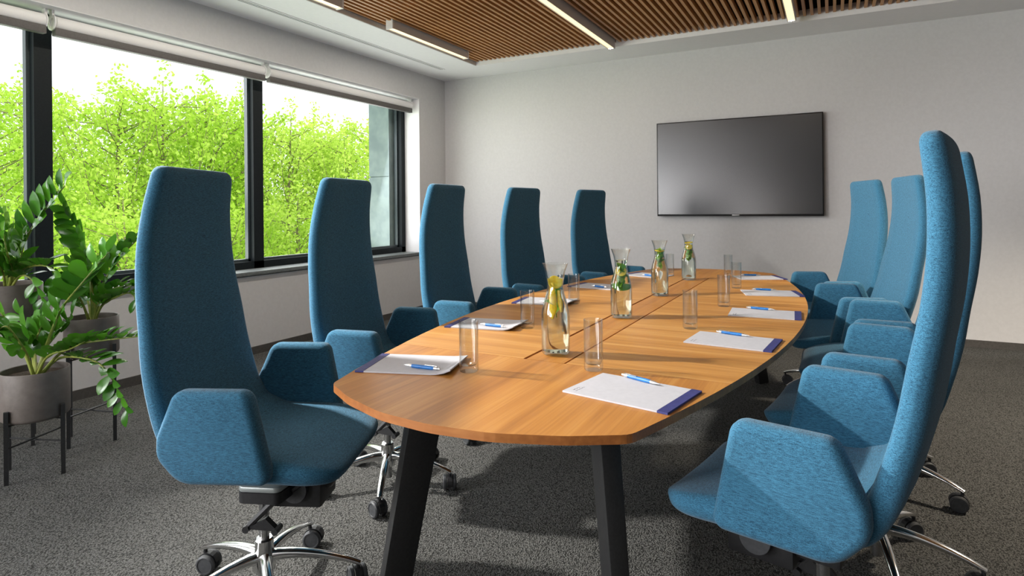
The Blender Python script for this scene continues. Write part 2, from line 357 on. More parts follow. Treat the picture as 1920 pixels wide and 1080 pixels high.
for x, y0, y1, lab in fx:
    t = thing('linear_ceiling_light', 'slim grey '+lab, 'ceiling lamp', (x, (y0+y1)/2, H-.028), 0, 'linear lamps between the ceiling slats'); L = (y1-y0)/2
    b = MB(); b.box(-.034, -.028, -L, L, 0, .115); b.box(.028, .034, -L, L, 0, .115); b.box(-.034, .034, -L, L, .109, .115); b.build('housing', 'lamp_side', t, smooth=False)
    light_in = light('lamp_glow', 'AREA', (x, (y0+y1)/2, H-.032), (x, (y0+y1)/2, 0), (9.5 if x < -3 else 1.2)*L*2, (1, .93, .84), shape='RECTANGLE', size=.05, size_y=2*L)
    light_in.rotation_euler = (0, 0, 0)
    box('diffuser', -.028, .028, -L+.012, L-.012, .004, .012, 'lamp', t)
    for s in (-1, 1): box('end_cap', -.036, .036, s*L-.008, s*L+.008, -.003, .116, 'reveal', t)
    if x > -2:
        b = MB(); b.box(-.03, .03, L-.03, L-.012, -.008, .0); b.tube([(0, L-.02, -.004), (0, L-.02, -.014)], .012, 10); b.build('clip', 'chrome', t)
# slot diffuser
t = thing('slot_diffuser', 'long white linear air slot with two dark gaps in the ceiling above the windows', 'air vent', (-3.985, 3.6, H))
b = MB(); b.box(-.034, -.017, -2.2, 2.24, -.004, .004); b.box(-.006, .006, -2.2, 2.24, -.004, .004); b.box(.017, .034, -2.2, 2.24, -.004, .004); b.box(-.034, .034, 2.24, 2.25, -.004, .004); b.build('frame', 'ceiling', t, smooth=False)
b = MB(); b.box(-.030, .030, -2.2, 2.245, -.002, -.0005); b.build('slot_shadow_gap', 'void', t, smooth=False)

# ------------------------------------------------------------------ television
TX0, TX1, TZ0, TZ1 = -1.634, -.078, 1.115, 2.086
t = thing('television', 'large black flat television hung on the back wall', 'television', ((TX0+TX1)/2, Y0-.06, TZ0))
hw, hh = (TX1-TX0)/2, TZ1-TZ0
b = MB(); b.box(-hw, hw, 0, .035, 0, hh); b.box(-hw*.6, hw*.6, .03, .059, .15, hh-.15); b.build('casing', 'bezel', t, bevel=.003)
box('screen', -hw+.011, hw-.011, -.0015, .004, .02, hh-.011, 'screen', t)
b = MB(); b.box(-.034, .034, -.003, .002, .0055, .0145)
b.build('badge', 'badge', t, bevel=.001)
t.rotation_euler = (0, 0, 0)

# ------------------------------------------------------------------ table
TXC, TYC, TH = -.805, 2.95, .74
def halfw(dy): return .70-.096*dy*dy
side = []
N = 26; LY = 1.70
for k in range(N+1):
    dy = -LY+2*LY*k/N; side.append((TXC+halfw(dy), TYC+dy))
endc = [(TXC+.20, TYC+LY+.105), (TXC-.20, TYC+LY+.105)]
raw = side+[(TXC+.30, TYC+LY+.07), (TXC+.15, TYC+LY+.125), (TXC, TYC+LY+.14), (TXC-.15, TYC+LY+.125), (TXC-.30, TYC+LY+.07)]
raw += [(2*TXC-x, y) for x, y in side[::-1]]
raw += [(TXC-.30, TYC-LY-.07), (TXC-.15, TYC-LY-.125), (TXC, TYC-LY-.14), (TXC+.15, TYC-LY-.125), (TXC+.30, TYC-LY-.07)]
rad = [.3]*len(raw)
for i in (0, N, N+6, 2*N+6): rad[i] = .055
outline = round_poly(raw, rad, 3)
# corner smoothing needs more room: thin vertices that lie within the corner
def clip(poly, axis, val, keep_less):
    out = []
    for i in range(len(poly)):
        p, q = poly[i-1], poly[i]
        ip = (p[axis] < val) == keep_less; iq = (q[axis] < val) == keep_less
        if ip != iq:
            t_ = (val-p[axis])/(q[axis]-p[axis]); out.append((p[0]+(q[0]-p[0])*t_, p[1]+(q[1]-p[1])*t_))
        if iq: out.append(q)
    return out
table = thing('conference_table', 'long barrel-shaped oak conference table on splayed black legs', 'table', (TXC, TYC, 0))
def loc(poly): return [(x-TXC, y-TYC) for x, y in poly]
SEAM0, SEAM1 = 1.728, 4.172
def top_panel(poly, m):
    v = []; f = []; p = loc(poly); n = len(p); cx = sum(a for a, _ in p)/n; cy = sum(c for _, c in p)/n
    me_ = MB(); vv, ff = prism(p, TH-.020, TH)
    me_.add(vv, ff[1:2], 0); me_.add(vv, ff[0:1]+ff[2:], 1)
    return me_.build('tabletop_panel', [m, 'oak_edge'], table, smooth=False, weld=True, bevel=0)
g = .0009; SW = .068
near = clip(outline, 1, SEAM0-g, True); far = clip(outline, 1, SEAM1+g, False)
mid = clip(clip(outline, 1, SEAM0+g, False), 1, SEAM1-g, True)
top_panel(near, 'oak_y'); top_panel(far, 'oak_y')
top_panel(clip(mid, 0, TXC-SW-.005, True), 'oak_x'); top_panel(clip(mid, 0, TXC+SW+.005, False), 'oak_x')
cuts = [SEAM0+.004, 2.30, 2.94, 3.58, SEAM1-.004]
for y0, y1 in zip(cuts, cuts[1:]):
    b = MB(); b.box(-SW+.003, SW-.003, y0-TYC+.0015, y1-TYC-.0015, TH-.020, TH-.0012); b.build('cable_lid', 'oak_y', table, smooth=False)
b = MB(); b.box(-.085, .085, SEAM0-TYC-.01, SEAM1-TYC+.01, TH-.045, TH-.0205); b.build('cable_tray', 'black', table, smooth=False)
inner = [((x-TXC)*.965, (y-TYC)*.985) for x, y in outline]
b = MB(); vv, ff = prism(inner, TH-.030, TH-.0205); b.add(vv, ff); b.build('underside_board', 'oak_edge', table, smooth=False)
b = MB()
for s in (-1, 1):
    b.box(s*.27-.025, s*.27+.025, -1.45, 1.45, TH-.075, TH-.031); b.box(-.3, .3, s*1.45-.03, s*1.45+.03, TH-.075, TH-.031)
b.build('frame', 'steel_black', table, smooth=False)
for sx in (-1, 1):
    for sy in (-1, 1):
        ang = math.radians(53 if sx*sy > 0 else 127); d = Vector((math.cos(ang), math.sin(ang), 0)); e = Vector((-d.y, d.x, 0))
        top = Vector((sx*.27, sy*1.45, TH-.031)); bot = Vector((sx*.36, sy*1.55, 0)); v = []
        for p, k in ((bot, .82), (top, 1.0)):
            for a, c in ((-1, -1), (1, -1), (1, 1), (-1, 1)): v.append(p+d*a*.052*k+e*c*.026*k)
        b = MB(); b.add(v, [(3, 2, 1, 0), (4, 5, 6, 7), (0, 1, 5, 4), (1, 2, 6, 5), (2, 3, 7, 6), (3, 0, 4, 7)]); b.build('leg', 'steel_black', table, bevel=.004)

# ------------------------------------------------------------------ chairs
def interp(xs, ys, x): return float(np.interp(x, xs, ys))
def catmull(pts, n):
    P_ = [np.array(p, float) for p in pts]; P_ = [2*P_[0]-P_[1]]+P_+[2*P_[-1]-P_[-2]]; out = []
    for i in range(1, len(P_)-2):
        for k in range(n):
            t_ = k/n; a, b_, c, d = P_[i-1:i+3]
            out.append(.5*((2*b_)+(-a+c)*t_+(2*a-5*b_+4*c-d)*t_**2+(-a+3*b_-3*c+d)*t_**3))
    out.append(P_[-2]); return out
# profile: (x, z, half width, half thickness) from the seat front, back along the seat and up the backrest
PROF = [(.314, .460, .135, .009), (.309, .463, .180, .016), (.296, .469, .216, .021), (.268, .476, .244, .025), (.225, .483, .262, .029), (.150, .492, .268, .034), (.070, .494, .272, .034), (-.010, .495, .272, .034), (-.072, .509, .270, .033),
        (-.130, .543, .268, .031), (-.164, .600, .267, .029), (-.186, .680, .268, .027), (-.205, .780, .264, .026), (-.216, .890, .255, .025), (-.228, 1.00, .243, .0245), (-.231, 1.11, .230, .024), (-.222, 1.22, .213, .0235), (-.204, 1.315, .199, .0225), (-.199, 1.338, .192, .0215), (-.196, 1.350, .180, .017), (-.195, 1.3555, .162, .010)]
NSEAT = 9
def shell(stations, name, parent):
    pts = catmull(stations, 3); v = []; f = []; nn = 0; rows = []
    for i, p in enumerate(pts):
        a, c = pts[max(i-1, 0)], pts[min(i+1, len(pts)-1)]
        T = Vector((c[0]-a[0], 0, c[1]-a[1])).normalized(); Nn = Vector((T.z, 0, -T.x))   # normal towards the sitter
        w, h_ = p[2], p[3]; rr = min(h_*.9, w*.8)
        sec = []
        for cx, cy, a0 in ((w-rr, h_-rr, 0), (-w+rr, h_-rr, 90), (-w+rr, -h_+rr, 180), (w-rr, -h_+rr, 270)):
            for k in range(4):
                t_ = math.radians(a0+30*k); sec.append((cx+rr*math.cos(t_), cy+rr*math.sin(t_)))
        # add interior points along the wide faces so that the dish can bend
        full = []
        for j in range(len(sec)):
            q0, q1 = sec[j], sec[(j+1) % len(sec)]; full.append(q0)
            if abs(q0[0]-q1[0]) > w*.5:
                for k in range(1, 6): full.append((q0[0]+(q1[0]-q0[0])*k/6, q0[1]+(q1[1]-q0[1])*k/6))
        base = Vector((p[0], 0, p[1]))
        rows.append(len(full))
        for y_, n_ in full:
            dish = .010*(y_/.27)**2
            v.append(base+Nn*(n_+dish)+Vector((0, y_, 0)))
    n = rows[0]
    for i in range(len(pts)-1):
        for k in range(n): f.append((i*n+k, i*n+(k+1) % n, (i+1)*n+(k+1) % n, (i+1)*n+k))
    f += [tuple(range(n)), tuple((len(pts)-1)*n+k for k in range(n))[::-1]]
    b = MB(); b.add(v, f); return b.build(name, 'fabric', parent, angle=60)
ARM = round_poly([(.110, .738), (-.097, .738), (-.152, .610), (-.155, .555), (-.092, .482), (.164, .482)], [.036, .04, .06, .07, .08, .027], 6)
def arm_mesh(s):
    n = len(ARM); b = MB(); r = .020; y0, y1 = .246, .304
    c = Vector((sum(p[0] for p in ARM)/n, sum(p[1] for p in ARM)/n))
    def loop(d, y):
        out = []
        for i in range(n):
            p0, p, p1 = Vector(ARM[i-1]), Vector(ARM[i]), Vector(ARM[(i+1) % n]); t_ = (p1-p0).normalized(); nm = Vector((t_.y, -t_.x))
            if nm.dot(c-p) < 0: nm = -nm
            q = p+nm*d; out.append((q.x, s*(y+(q.y-.5)*.05), q.y))
        return out
    L = []
    for k in range(5): a = PI/2*k/4; L.append(loop(r*(1-math.sin(a)), y0+r*(1-math.cos(a))))
    for k in range(5): a = PI/2*k/4; L.append(loop(r*(1-math.cos(a)), y1-r*(1-math.sin(a))))
    v = [p for l in L for p in l]; f = []
    for i in range(len(L)-1):
        for k in range(n): f.append((i*n+k, i*n+(k+1) % n, (i+1)*n+(k+1) % n, (i+1)*n+k))
    f += [tuple(range(n)), tuple((len(L)-1)*n+k for k in range(n))]
    b.add(v, f); return b
def piping(s):
    pts = []
    for y in (.2465+.002, ):
        for i in range(8, len(ARM)-4):
            x, z = ARM[i]; pts.append((x*.93, s*(y+(z-.5)*.05), .5+(z-.5)*.93))
    return pts
def make_chair():
    t = thing('conference_chair', 'x', 'chair', (0, 0, 0), 0, 'tall-backed chairs around the table')
    shell(PROF[:NSEAT+2], 'seat', t)
    shell(PROF[NSEAT-1:], 'backrest', t)
    for s in (-1, 1): arm_mesh(s).build('armrest', 'fabric', t, angle=60)
    b = MB(); b.box(-.06, .20, -.075, .075, .40, .462); b.box(.05, .21, -.066, .066, .315, .40); b.box(-.05, .06, -.05, .05, .345, .40); b.tube([(.20, 0, .40), (.225, 0, .41)], [.055, .035], 12)
    mech = b.build('tilt_mechanism', 'black', t, bevel=.008)
    for s in (-1, 1):
        b = MB(); b.lathe([(0, 0), (.034, 0), (.038, .006), (.038, .02), (0, .02)], 20, mtx=Matrix.Translation((.135, s*.066, .375)) @ Matrix.Rotation(-s*PI/2, 4, 'X')); b.build('knob', 'greyplastic', mech)
    q = .085; pl = round_poly([(-.10+q, -.150), (.035+q, -.155), (.05+q, -.07), (-.075+q, -.07)], .02)
    b = MB(); vv, ff = prism(pl, .398, .414); b.add(vv, ff); b.build('lever_plate', 'silver', mech, bevel=.004)
    b = MB(); vv, ff = prism([(x*1.01, y-.001) for x, y in pl], .366, .3975); b.add(vv, ff)
    b.tube([(.07+q, -.085, .40), (-.02+q, -.08, .335), (-.095+q, -.075, .262)], [.012, .011, .009], 8)
    b.tube([(-.10+q, -.09, .255), (-.10+q, -.05, .255)], .011, 8); b.tube([(-.01+q, -.09, .250), (-.01+q, -.05, .250)], .010, 8)
    b.add([(-.1+q, -.085, .256), (q, -.085, .250), (-.04+q, -.085, .288), (-.1+q, -.065, .256), (q, -.065, .250), (-.04+q, -.065, .288)], [(0, 1, 2), (5, 4, 3), (0, 3, 4, 1), (1, 4, 5, 2), (2, 5, 3, 0)])
    b.build('adjust_lever', 'black', mech)
    b = MB(); b.lathe([(0, .16), (.0155, .16), (.0155, .36), (0, .36)], 16); b.lathe([(0, .035), (.019, .035), (.019, .10), (0, .10)], 16); b.build('gas_lift', 'greychrome', t)
    b = MB(); b.lathe([(0, .085), (.034, .088), (.036, .125), (.029, .150), (.028, .182), (.0235, .187), (0, .187)], 20); b.build('hub', 'alu', t)
    for k in range(5):
        a = math.radians(PHASE+72*k); R = Matrix.Rotation(a, 3, 'Z')
        path = [(.018, 0, .128), (.06, 0, .131), (.12, 0, .127), (.19, 0, .114), (.25, 0, .097), (.295, 0, .080)]
        rad_ = [(.020, .020), (.017, .019), (.014, .0175), (.0115, .0155), (.009, .0135), (.007, .012)]
        pts = catmull(path, 3); rs = catmull(rad_, 3)
        b = MB(); b.tube([R @ Vector(p) for p in pts], [tuple(q) for q in rs], 12); b.build('star_leg', 'alu', t, angle=50)
        sw = math.radians(PHASE+72*k+[40, -70, 100, 20, -30][k]); Rw = Matrix.Rotation(sw, 3, 'Z'); c = R @ Vector((.288, 0, 0))
        off = Rw @ Vector((-.012, 0, 0))
        b = MB(); b.tube([c+Vector((0, 0, .083)), c+Vector((0, 0, .055))], .0065, 8)
        hood = [(math.cos(q)*.0345, math.sin(q)*.0345) for q in np.linspace(-.35, PI*.95, 10)]
        for i in range(len(hood)-1):
            (xa, za), (xb, zb) = hood[i], hood[i+1]; v = []
            for x, z in ((xa, za), (xb, zb), (xb*.86, zb*.86), (xa*.86, za*.86)):
                for y in (-.011, .011): v.append(c+off+Rw @ Vector((x, y, z))+Vector((0, 0, .0335)))
            b.add(v, [(0, 2, 3, 1), (4, 5, 7, 6), (2, 4, 6+0, 3+0, ) if False else (2, 4, 5, 3), (0, 1, 7, 6), (0, 6, 4, 2), (1, 3, 5, 7)])
        cst = b.build('caster', 'black', t)
        for s in (-1, 1):
            b = MB(); mt = Matrix.Translation(c+off+Rw @ Vector((0, s*.012, 0))+Vector((0, 0, .0325))) @ Rw.to_4x4() @ Matrix.Rotation(-s*PI/2, 4, 'X')
            b.lathe([(0, 0), (.030, 0), (.0325, .003), (.0325, .012), (.028, .0165), (.024, .0165), (.023, .0145), (0, .0155)], 22, mtx=mt); b.build('wheel', 'greyplastic', cst)
    return t
M['greychrome'] = mat('satin_chrome', (.5, .5, .5), .25, 1.)
PHASE = -55
chairs = [  # hub x, y, facing, seat raise, recline, swivel of the star base, label
    (-1.600, 1.330, 24, 0, 1.5, -5, 'blue tall-backed office chair nearest on the left, beside the potted plants'),
    (-1.755, 2.120, 12, 0, -.5, -9, 'blue tall-backed office chair second from the front on the window side of the table'),
    (-1.775, 2.935, 5, 0, -.5, -12, 'blue tall-backed office chair in the middle of the window side, by the window corner'),
    (-1.682, 3.715, -5, 0, 0, 8, 'blue tall-backed office chair fourth from the front on the window side, before the back wall'),
    (-1.515, 4.545, -12, 0, 0, 0, 'blue tall-backed office chair farthest on the window side, left of the carafes'),
    (-.030, 1.666, 168, .020, 3.5, 0, 'blue tall-backed office chair nearest on the right, its backrest seen from behind'),
    (.120, 2.400, 172, .027, 3.5, 23, 'blue tall-backed office chair just behind the nearest right one, its backrest edge farthest right'),
    (.180, 3.080, 180, .027, 2, 0, 'blue office chair in the middle of the right row, backrest hidden behind the nearest ones'),
    (.075, 3.730, 192, .025, 5.5, 20, 'blue tall-backed office chair fourth along the right side, lit front tilted towards the camera'),
    (-.050, 4.390, 200, .025, 3.5, 10, 'blue tall-backed office chair farthest on the right, standing closest to the television')]
proto = None
for i, (x, y, a, dz, rec, extra, lab) in enumerate(chairs):
    if proto is None: proto = o = make_chair()
    else: o = copy_tree(proto)
    o.location = (x, y, 0); o.rotation_euler = (0, 0, math.radians(a)); o['label'] = lab
    if dz:                                     # seat raised on its gas lift; the base stays on the floor
        for ch in o.children:
            if ch.name.split('.')[0] in ('seat', 'backrest', 'armrest', 'tilt_mechanism'): ch.location.z += dz
    for ch in o.children:                      # recline of the backrest about its root
        if ch.name.split('.')[0] == 'backrest':
            pv = Vector((-.10, 0, .54)); r_ = Matrix.Rotation(math.radians(-rec), 4, 'Y')
            ch.matrix_local = Matrix.Translation(Vector((0, 0, dz))) @ Matrix.Translation(pv) @ r_ @ Matrix.Translation(-pv)
    for ch in o.children:
        if ch.name.split('.')[0] in ('star_leg', 'caster'): ch.rotation_euler.z += math.radians(extra)

# ------------------------------------------------------------------ carafes, glasses
def lathe_obj(prof, name, m, parent, n=32, closed=False):
    b = MB(); b.lathe(prof, n, closed=closed); return b.build(name, m, parent, angle=40)
car_out = [(0, 0), (.040, 0), (.0455, .006), (.0465, .02), (.0465, .125), (.0445, .145), (.038, .172), (.030, .198), (.0265, .218), (.0275, .238), (.033, .270), (.0425, .297)]
car_in = [(.0405, .2955), (.0305, .268), (.0252, .238), (.0242, .218), (.0275, .198), (.0355, .172), (.042, .145), (.044, .125), (.044, .02), (.042, .011), (0, .010)]
wat = [(0, .0108), (.0415, .0112), (.0436, .02), (.0436, .125), (.0416, .145), (.0351, .172), (.0271, .198), (.0238, .218), (.0248, .238), (.0268, .2485), (0, .2485)]
whr = ['in the front carafe', 'in the second carafe from the front', 'in the third carafe from the front', 'in the farthest carafe']
cpos = [(-.812, 1.835), (-.820, 2.560), (-.833, 3.275), (-.838, 4.045)]
clab = ['tall glass carafe nearest the camera, lemon wedges and a mint leaf sinking in its water',
        'glass carafe second from the front, pale lime slices bunched at its shoulder',
        'glass carafe third from the front, mint leaves filling its narrow neck',
        'glass carafe farthest from the camera, lemon in the neck and green slices below']
def lemon_wheel(r, th):
    b = MB(); b.lathe([(0, -th/2), (r*.93, -th/2), (r, -th*.3), (r, th*.3), (r*.93, th/2), (0, th/2)], 18); return b
def inside(parent_i, name, o, lab, cat, grp, loc_, rot):
    o.location = Vector((cpos[parent_i][0], cpos[parent_i][1], TH-.001))+Vector(loc_); o.rotation_euler = rot; tag(o, lab, cat, grp); return o
for i, (x, y) in enumerate(cpos):
    t = thing('carafe', clab[i], 'carafe', (x, y, TH), i*.7, 'carafes along the middle of the table')
    lathe_obj(car_out+car_in, 'glass_body', 'carafe', t); lathe_obj(wat, 'water', 'water', t)
    ch = len(t.children)
def lemon(i, r, loc_, rot, what, m='lemon'):
    o = lemon_wheel(r, .006).build('lemon_slice' if m == 'lemon' else 'lime_slice', [m], None)
    return inside(i, '', o, what+' '+whr[i], 'lemon' if m == 'lemon' else 'lime', None, loc_, rot)
def strip(i, pts, w, what):
    b = MB(); b.tube(pts, [(w*k, .0035) for k in [.5]+[1]*(len(pts)-2)+[.3]], 8); o = b.build('lemon_wedge', 'peel', None)
    return inside(i, '', o, what+' '+whr[i], 'lemon', None, (0, 0, 0), (0, 0, 0))
def leaf_me(L, wd, bend=.15, fold=.25, n=5):
    v = []; f = []
    for k in range(n+1):
        u = k/n; w = wd*math.sin(PI*min(1, u*.93+.05))**.8*(1 if u < 1 else .05); z = bend*L*math.sin(u*PI*.6)
        v += [(u*L, -w, z+w*fold), (u*L, 0, z), (u*L, w, z+w*fold)]
    for k in range(n):
        for j in (0, 1): a = k*3+j; f.append((a, a+1, a+4, a+3))
    me = bpy.data.meshes.new('leaf_blade'); me.from_pydata(v, [], f); me.update()
    me.polygons.foreach_set('use_smooth', [True]*len(f)); return me
mint_me = leaf_me(.045, .011, .2, .3); mint_me.materials.append(M['mint'])
def mint(i, zlo, zhi, rr, n, what, seed):
    rnd = random.Random(seed); t = thing('mint_sprig', what+' '+whr[i], 'herb', (cpos[i][0], cpos[i][1], TH+zlo))
    b = MB(); b.tube([(.003, 0, 0), (-.003, .002, (zhi-zlo)*.5), (.002, 0, zhi-zlo)], .0013, 6); b.build('stem', 'mint', t)
    for k in range(n):
        o = bpy.data.objects.new('leaf', mint_me); COL.objects.link(o); o.parent = t
        a = rnd.uniform(0, 2*PI); u = (k+.5)/n; z = (zhi-zlo)*u
        o.location = (-.3*rr*math.cos(a), -.3*rr*math.sin(a), z); o.rotation_euler = (rnd.uniform(-.5, .5), -rnd.uniform(.3, 1.15), a); k_ = min(1.15, rr/.027)*rnd.uniform(.8, 1.1); o.scale = (k_, k_*1.1, k_)
lemon(0, .023, (.0, -.002, .236), (.9, .5, .3), 'yellow lemon slice near the water surface')
strip(0, [(-.004, -.012, .235), (-.002, -.016, .19), (.000, -.014, .15), (-.004, -.012, .118)], .011, 'long yellow lemon wedge hanging down')
strip(0, [(.012, -.004, .21), (.018, -.008, .17), (.022, -.008, .14)], .010, 'short yellow lemon wedge at the shoulder')
mint(0, .12, .20, .03, 4, 'dark green mint leaves sinking at the right', 3)
lemon(1, .021, (.002, -.004, .20), (1.2, .2, .2), 'pale lemon slice standing in the neck')
mint(1, .125, .205, .036, 16, 'bright green leaves bunched', 4)
lemon(1, .034, (.0, 0, .132), (.25, .15, 0), 'green lime slice lying flat under the leaves', 'mint')
lemon(2, .022, (0, 0, .243), (.1, .1, 0), 'yellow lemon slice floating at the water surface')
mint(2, .14, .235, .025, 16, 'green mint leaves packed into the neck', 5)
lemon(3, .022, (0, 0, .243), (.15, -.1, 0), 'yellow lemon slice floating at the water surface')
lemon(3, .020, (.002, -.004, .215), (1.1, .1, .4), 'pale lemon slice standing in the neck')
mint(3, .12, .18, .038, 16, 'dense green leaves filling the shoulder', 6)

g_out = [(0, 0), (.025, 0), (.0275, .003), (.028, .012), (.0285, .145), (.0285, .149), (.0272, .149)]
g_in = [(.0265, .145), (.0258, .026), (.022, .019), (0, .017)]
gpos = [(-.955, 1.525, 'empty drinking glass beside the front left notepad'), (-1.085, 2.175, 'empty drinking glass at the end of the second left notepad'), (-1.145, 2.815, 'empty drinking glass by the third notepad on the window side'),
        (-1.01, 4.25, 'empty drinking glass standing behind the third carafe'),
        (-.631, 1.700, 'empty drinking glass just above the front right notepad, right of the front carafe'), (-.502, 2.440, 'empty drinking glass above the second right notepad'), (-.468, 3.045, 'empty drinking glass beside the third notepad on the right'),
        (-.505, 3.750, 'empty drinking glass right behind another, by the fourth right notepad'), (-.632, 4.310, 'farthest empty drinking glass, left of the last right notepad')]
gp = None
for x, y, lab in gpos:
    if gp is None:
        gp = o = thing('drinking_glass', lab, 'glass', (x, y, TH), 0, 'highball glasses on the table'); lathe_obj(g_out+g_in, 'tumbler', 'glass', o, 32)
    else: o = copy_tree(gp)
    o.location = (x, y, TH+.0003); o['label'] = lab

# ------------------------------------------------------------------ notepads and pens
def make_pad(side):
    t = thing('notepad', 'x', 'notepad', (0, 0, TH), 0, 'notepads laid out on the table')
    L2, W2 = .145, .105
    b = MB(); nx = 14; v = []; f = []
    for zz in (0, 1):
        for i in range(nx+1):
            for j in (0, 1):
                x = -L2+2*L2*i/nx; cur = max(0, (-x-.6*L2))**2*4.0*(1 if side == 'curl' else .0)
                v.append((x, -W2+2*W2*j, (.0045 if zz else .0003)+cur*(1.0 if j == 1 else .35)))
    o = 2*(nx+1)
    for i in range(nx):
        f += [(i*2, i*2+1, i*2+3, i*2+2), (o+i*2, o+i*2+2, o+i*2+3, o+i*2+1), (i*2, i*2+2, o+i*2+2, o+i*2), (i*2+1, o+i*2+1, o+i*2+3, i*2+3)]
    f += [(0, o, o+1, 1), (nx*2, nx*2+1, o+nx*2+1, o+nx*2)]
    b.add(v, f); b.build('paper_block', 'paper', t, smooth=False)
    box('binding_strip', L2-.026, L2+.0008, -W2-.0006, W2+.0006, .0002, .0054, 'navy', t)
    b = MB(); rnd = random.Random(4)
    for row, (n_, s_) in enumerate(((5, .0042), (7, .0034))):
        for k in range(n_):
            x = -L2+.018+row*.010; y = -W2+.016+(k+(.5 if row else 1))*.0062
            b.box(x, x+s_*.9, y, y+.0012, .00455, .0047); b.box(x+(0 if k % 2 else s_*.7), x+(s_*.25 if k % 2 else s_), y, y+.0042, .00455, .0047)
    b.build('printed_heading', 'ink', t, smooth=False)
    return t
def make_pen():
    t = thing('pen', 'x', 'pen', (0, 0, 0), 0, 'ballpoint pens on the notepads')
    RX = Matrix.Rotation(PI/2, 4, 'Y')
    b = MB(); b.lathe([(0, -.042), (.0046, -.042), (.0054, -.02), (.0058, .015), (.0052, .035), (0, .035)], 14, mtx=RX); b.build('barrel', 'pen', t)
    b = MB(); b.lathe([(0, .035), (.0050, .035), (.0042, .048), (.0016, .060), (.0008, .064), (0, .064)], 14, mtx=RX); b.build('tip', 'pensilver', t)
    b = MB(); b.lathe([(0, -.062), (.0030, -.062), (.0032, -.054), (.0050, -.053), (.0050, -.042), (0, -.042)], 14, mtx=RX); b.build('button', 'pensilver', t)
    b = MB(); b.box(-.052, -.010, -.0018, .0018, .0058, .0072); b.box(-.052, -.048, -.0018, .0018, .003, .0072); b.build('clip', 'pensilver', t, bevel=.0005)
    return t
P_ = [  # cx, cy, angle of the long axis towards the sitter, label
    (-.466, 1.535, -10.5, 'notepad nearest the camera on the right, blue strip towards the near right chair'),
    (-.318, 2.265, -5, 'second notepad from the front on the right side'), (-.272, 2.895, 3, 'third notepad from the front on the right side'),
    (-.303, 3.585, 15, 'fourth notepad along the right side'), (-.441, 4.320, 25, 'farthest notepad on the right side, at the far table end'),
    (-1.146, 1.512, 180+18, 'notepad nearest the camera on the left with a curled corner behind a glass'),
    (-1.265, 2.165, 180+10, 'second notepad on the left, its curled corner behind a glass'), (-1.300, 2.813, 180+8, 'third notepad on the window side, half hidden by the front carafe'),
    (-1.262, 3.475, 180-8, 'fourth notepad on the window side, left of the second carafe'), (-1.145, 4.170, 180-18, 'farthest notepad on the window side, left of the third carafe')]
pads = {}; pen0 = None
for i, (x, y, a, lab) in enumerate(P_):
    kind = 'curl' if i in (5, 6, 7) else 'flat'
    if kind not in pads: pads[kind] = o = make_pad(kind)
    else: o = copy_tree(pads[kind])
    ar = math.radians(a); o.location = (x, y, TH+.0002); o.rotation_euler = (0, 0, ar); o['label'] = 'white '+lab
    R = Matrix.Rotation(ar, 3, 'Z')
    if i < 5: off, pa = Vector((-.022, .092, 0)), a-10-random.uniform(0, 4)
    else: off, pa = Vector((-.045, .058, 0)), a-14+random.uniform(-2, 2)
    p = Vector((x, y, 0))+R @ off
    if pen0 is None: pen0 = q = make_pen()
    else: q = copy_tree(pen0)
    q.location = (p.x, p.y, TH+.0002+.0045+.0058); q.rotation_euler = (.35, 0, math.radians(pa))
    q['label'] = 'blue ballpoint pen lying on the '+lab.split(',')[0].replace(' with a curled corner behind a glass', '')

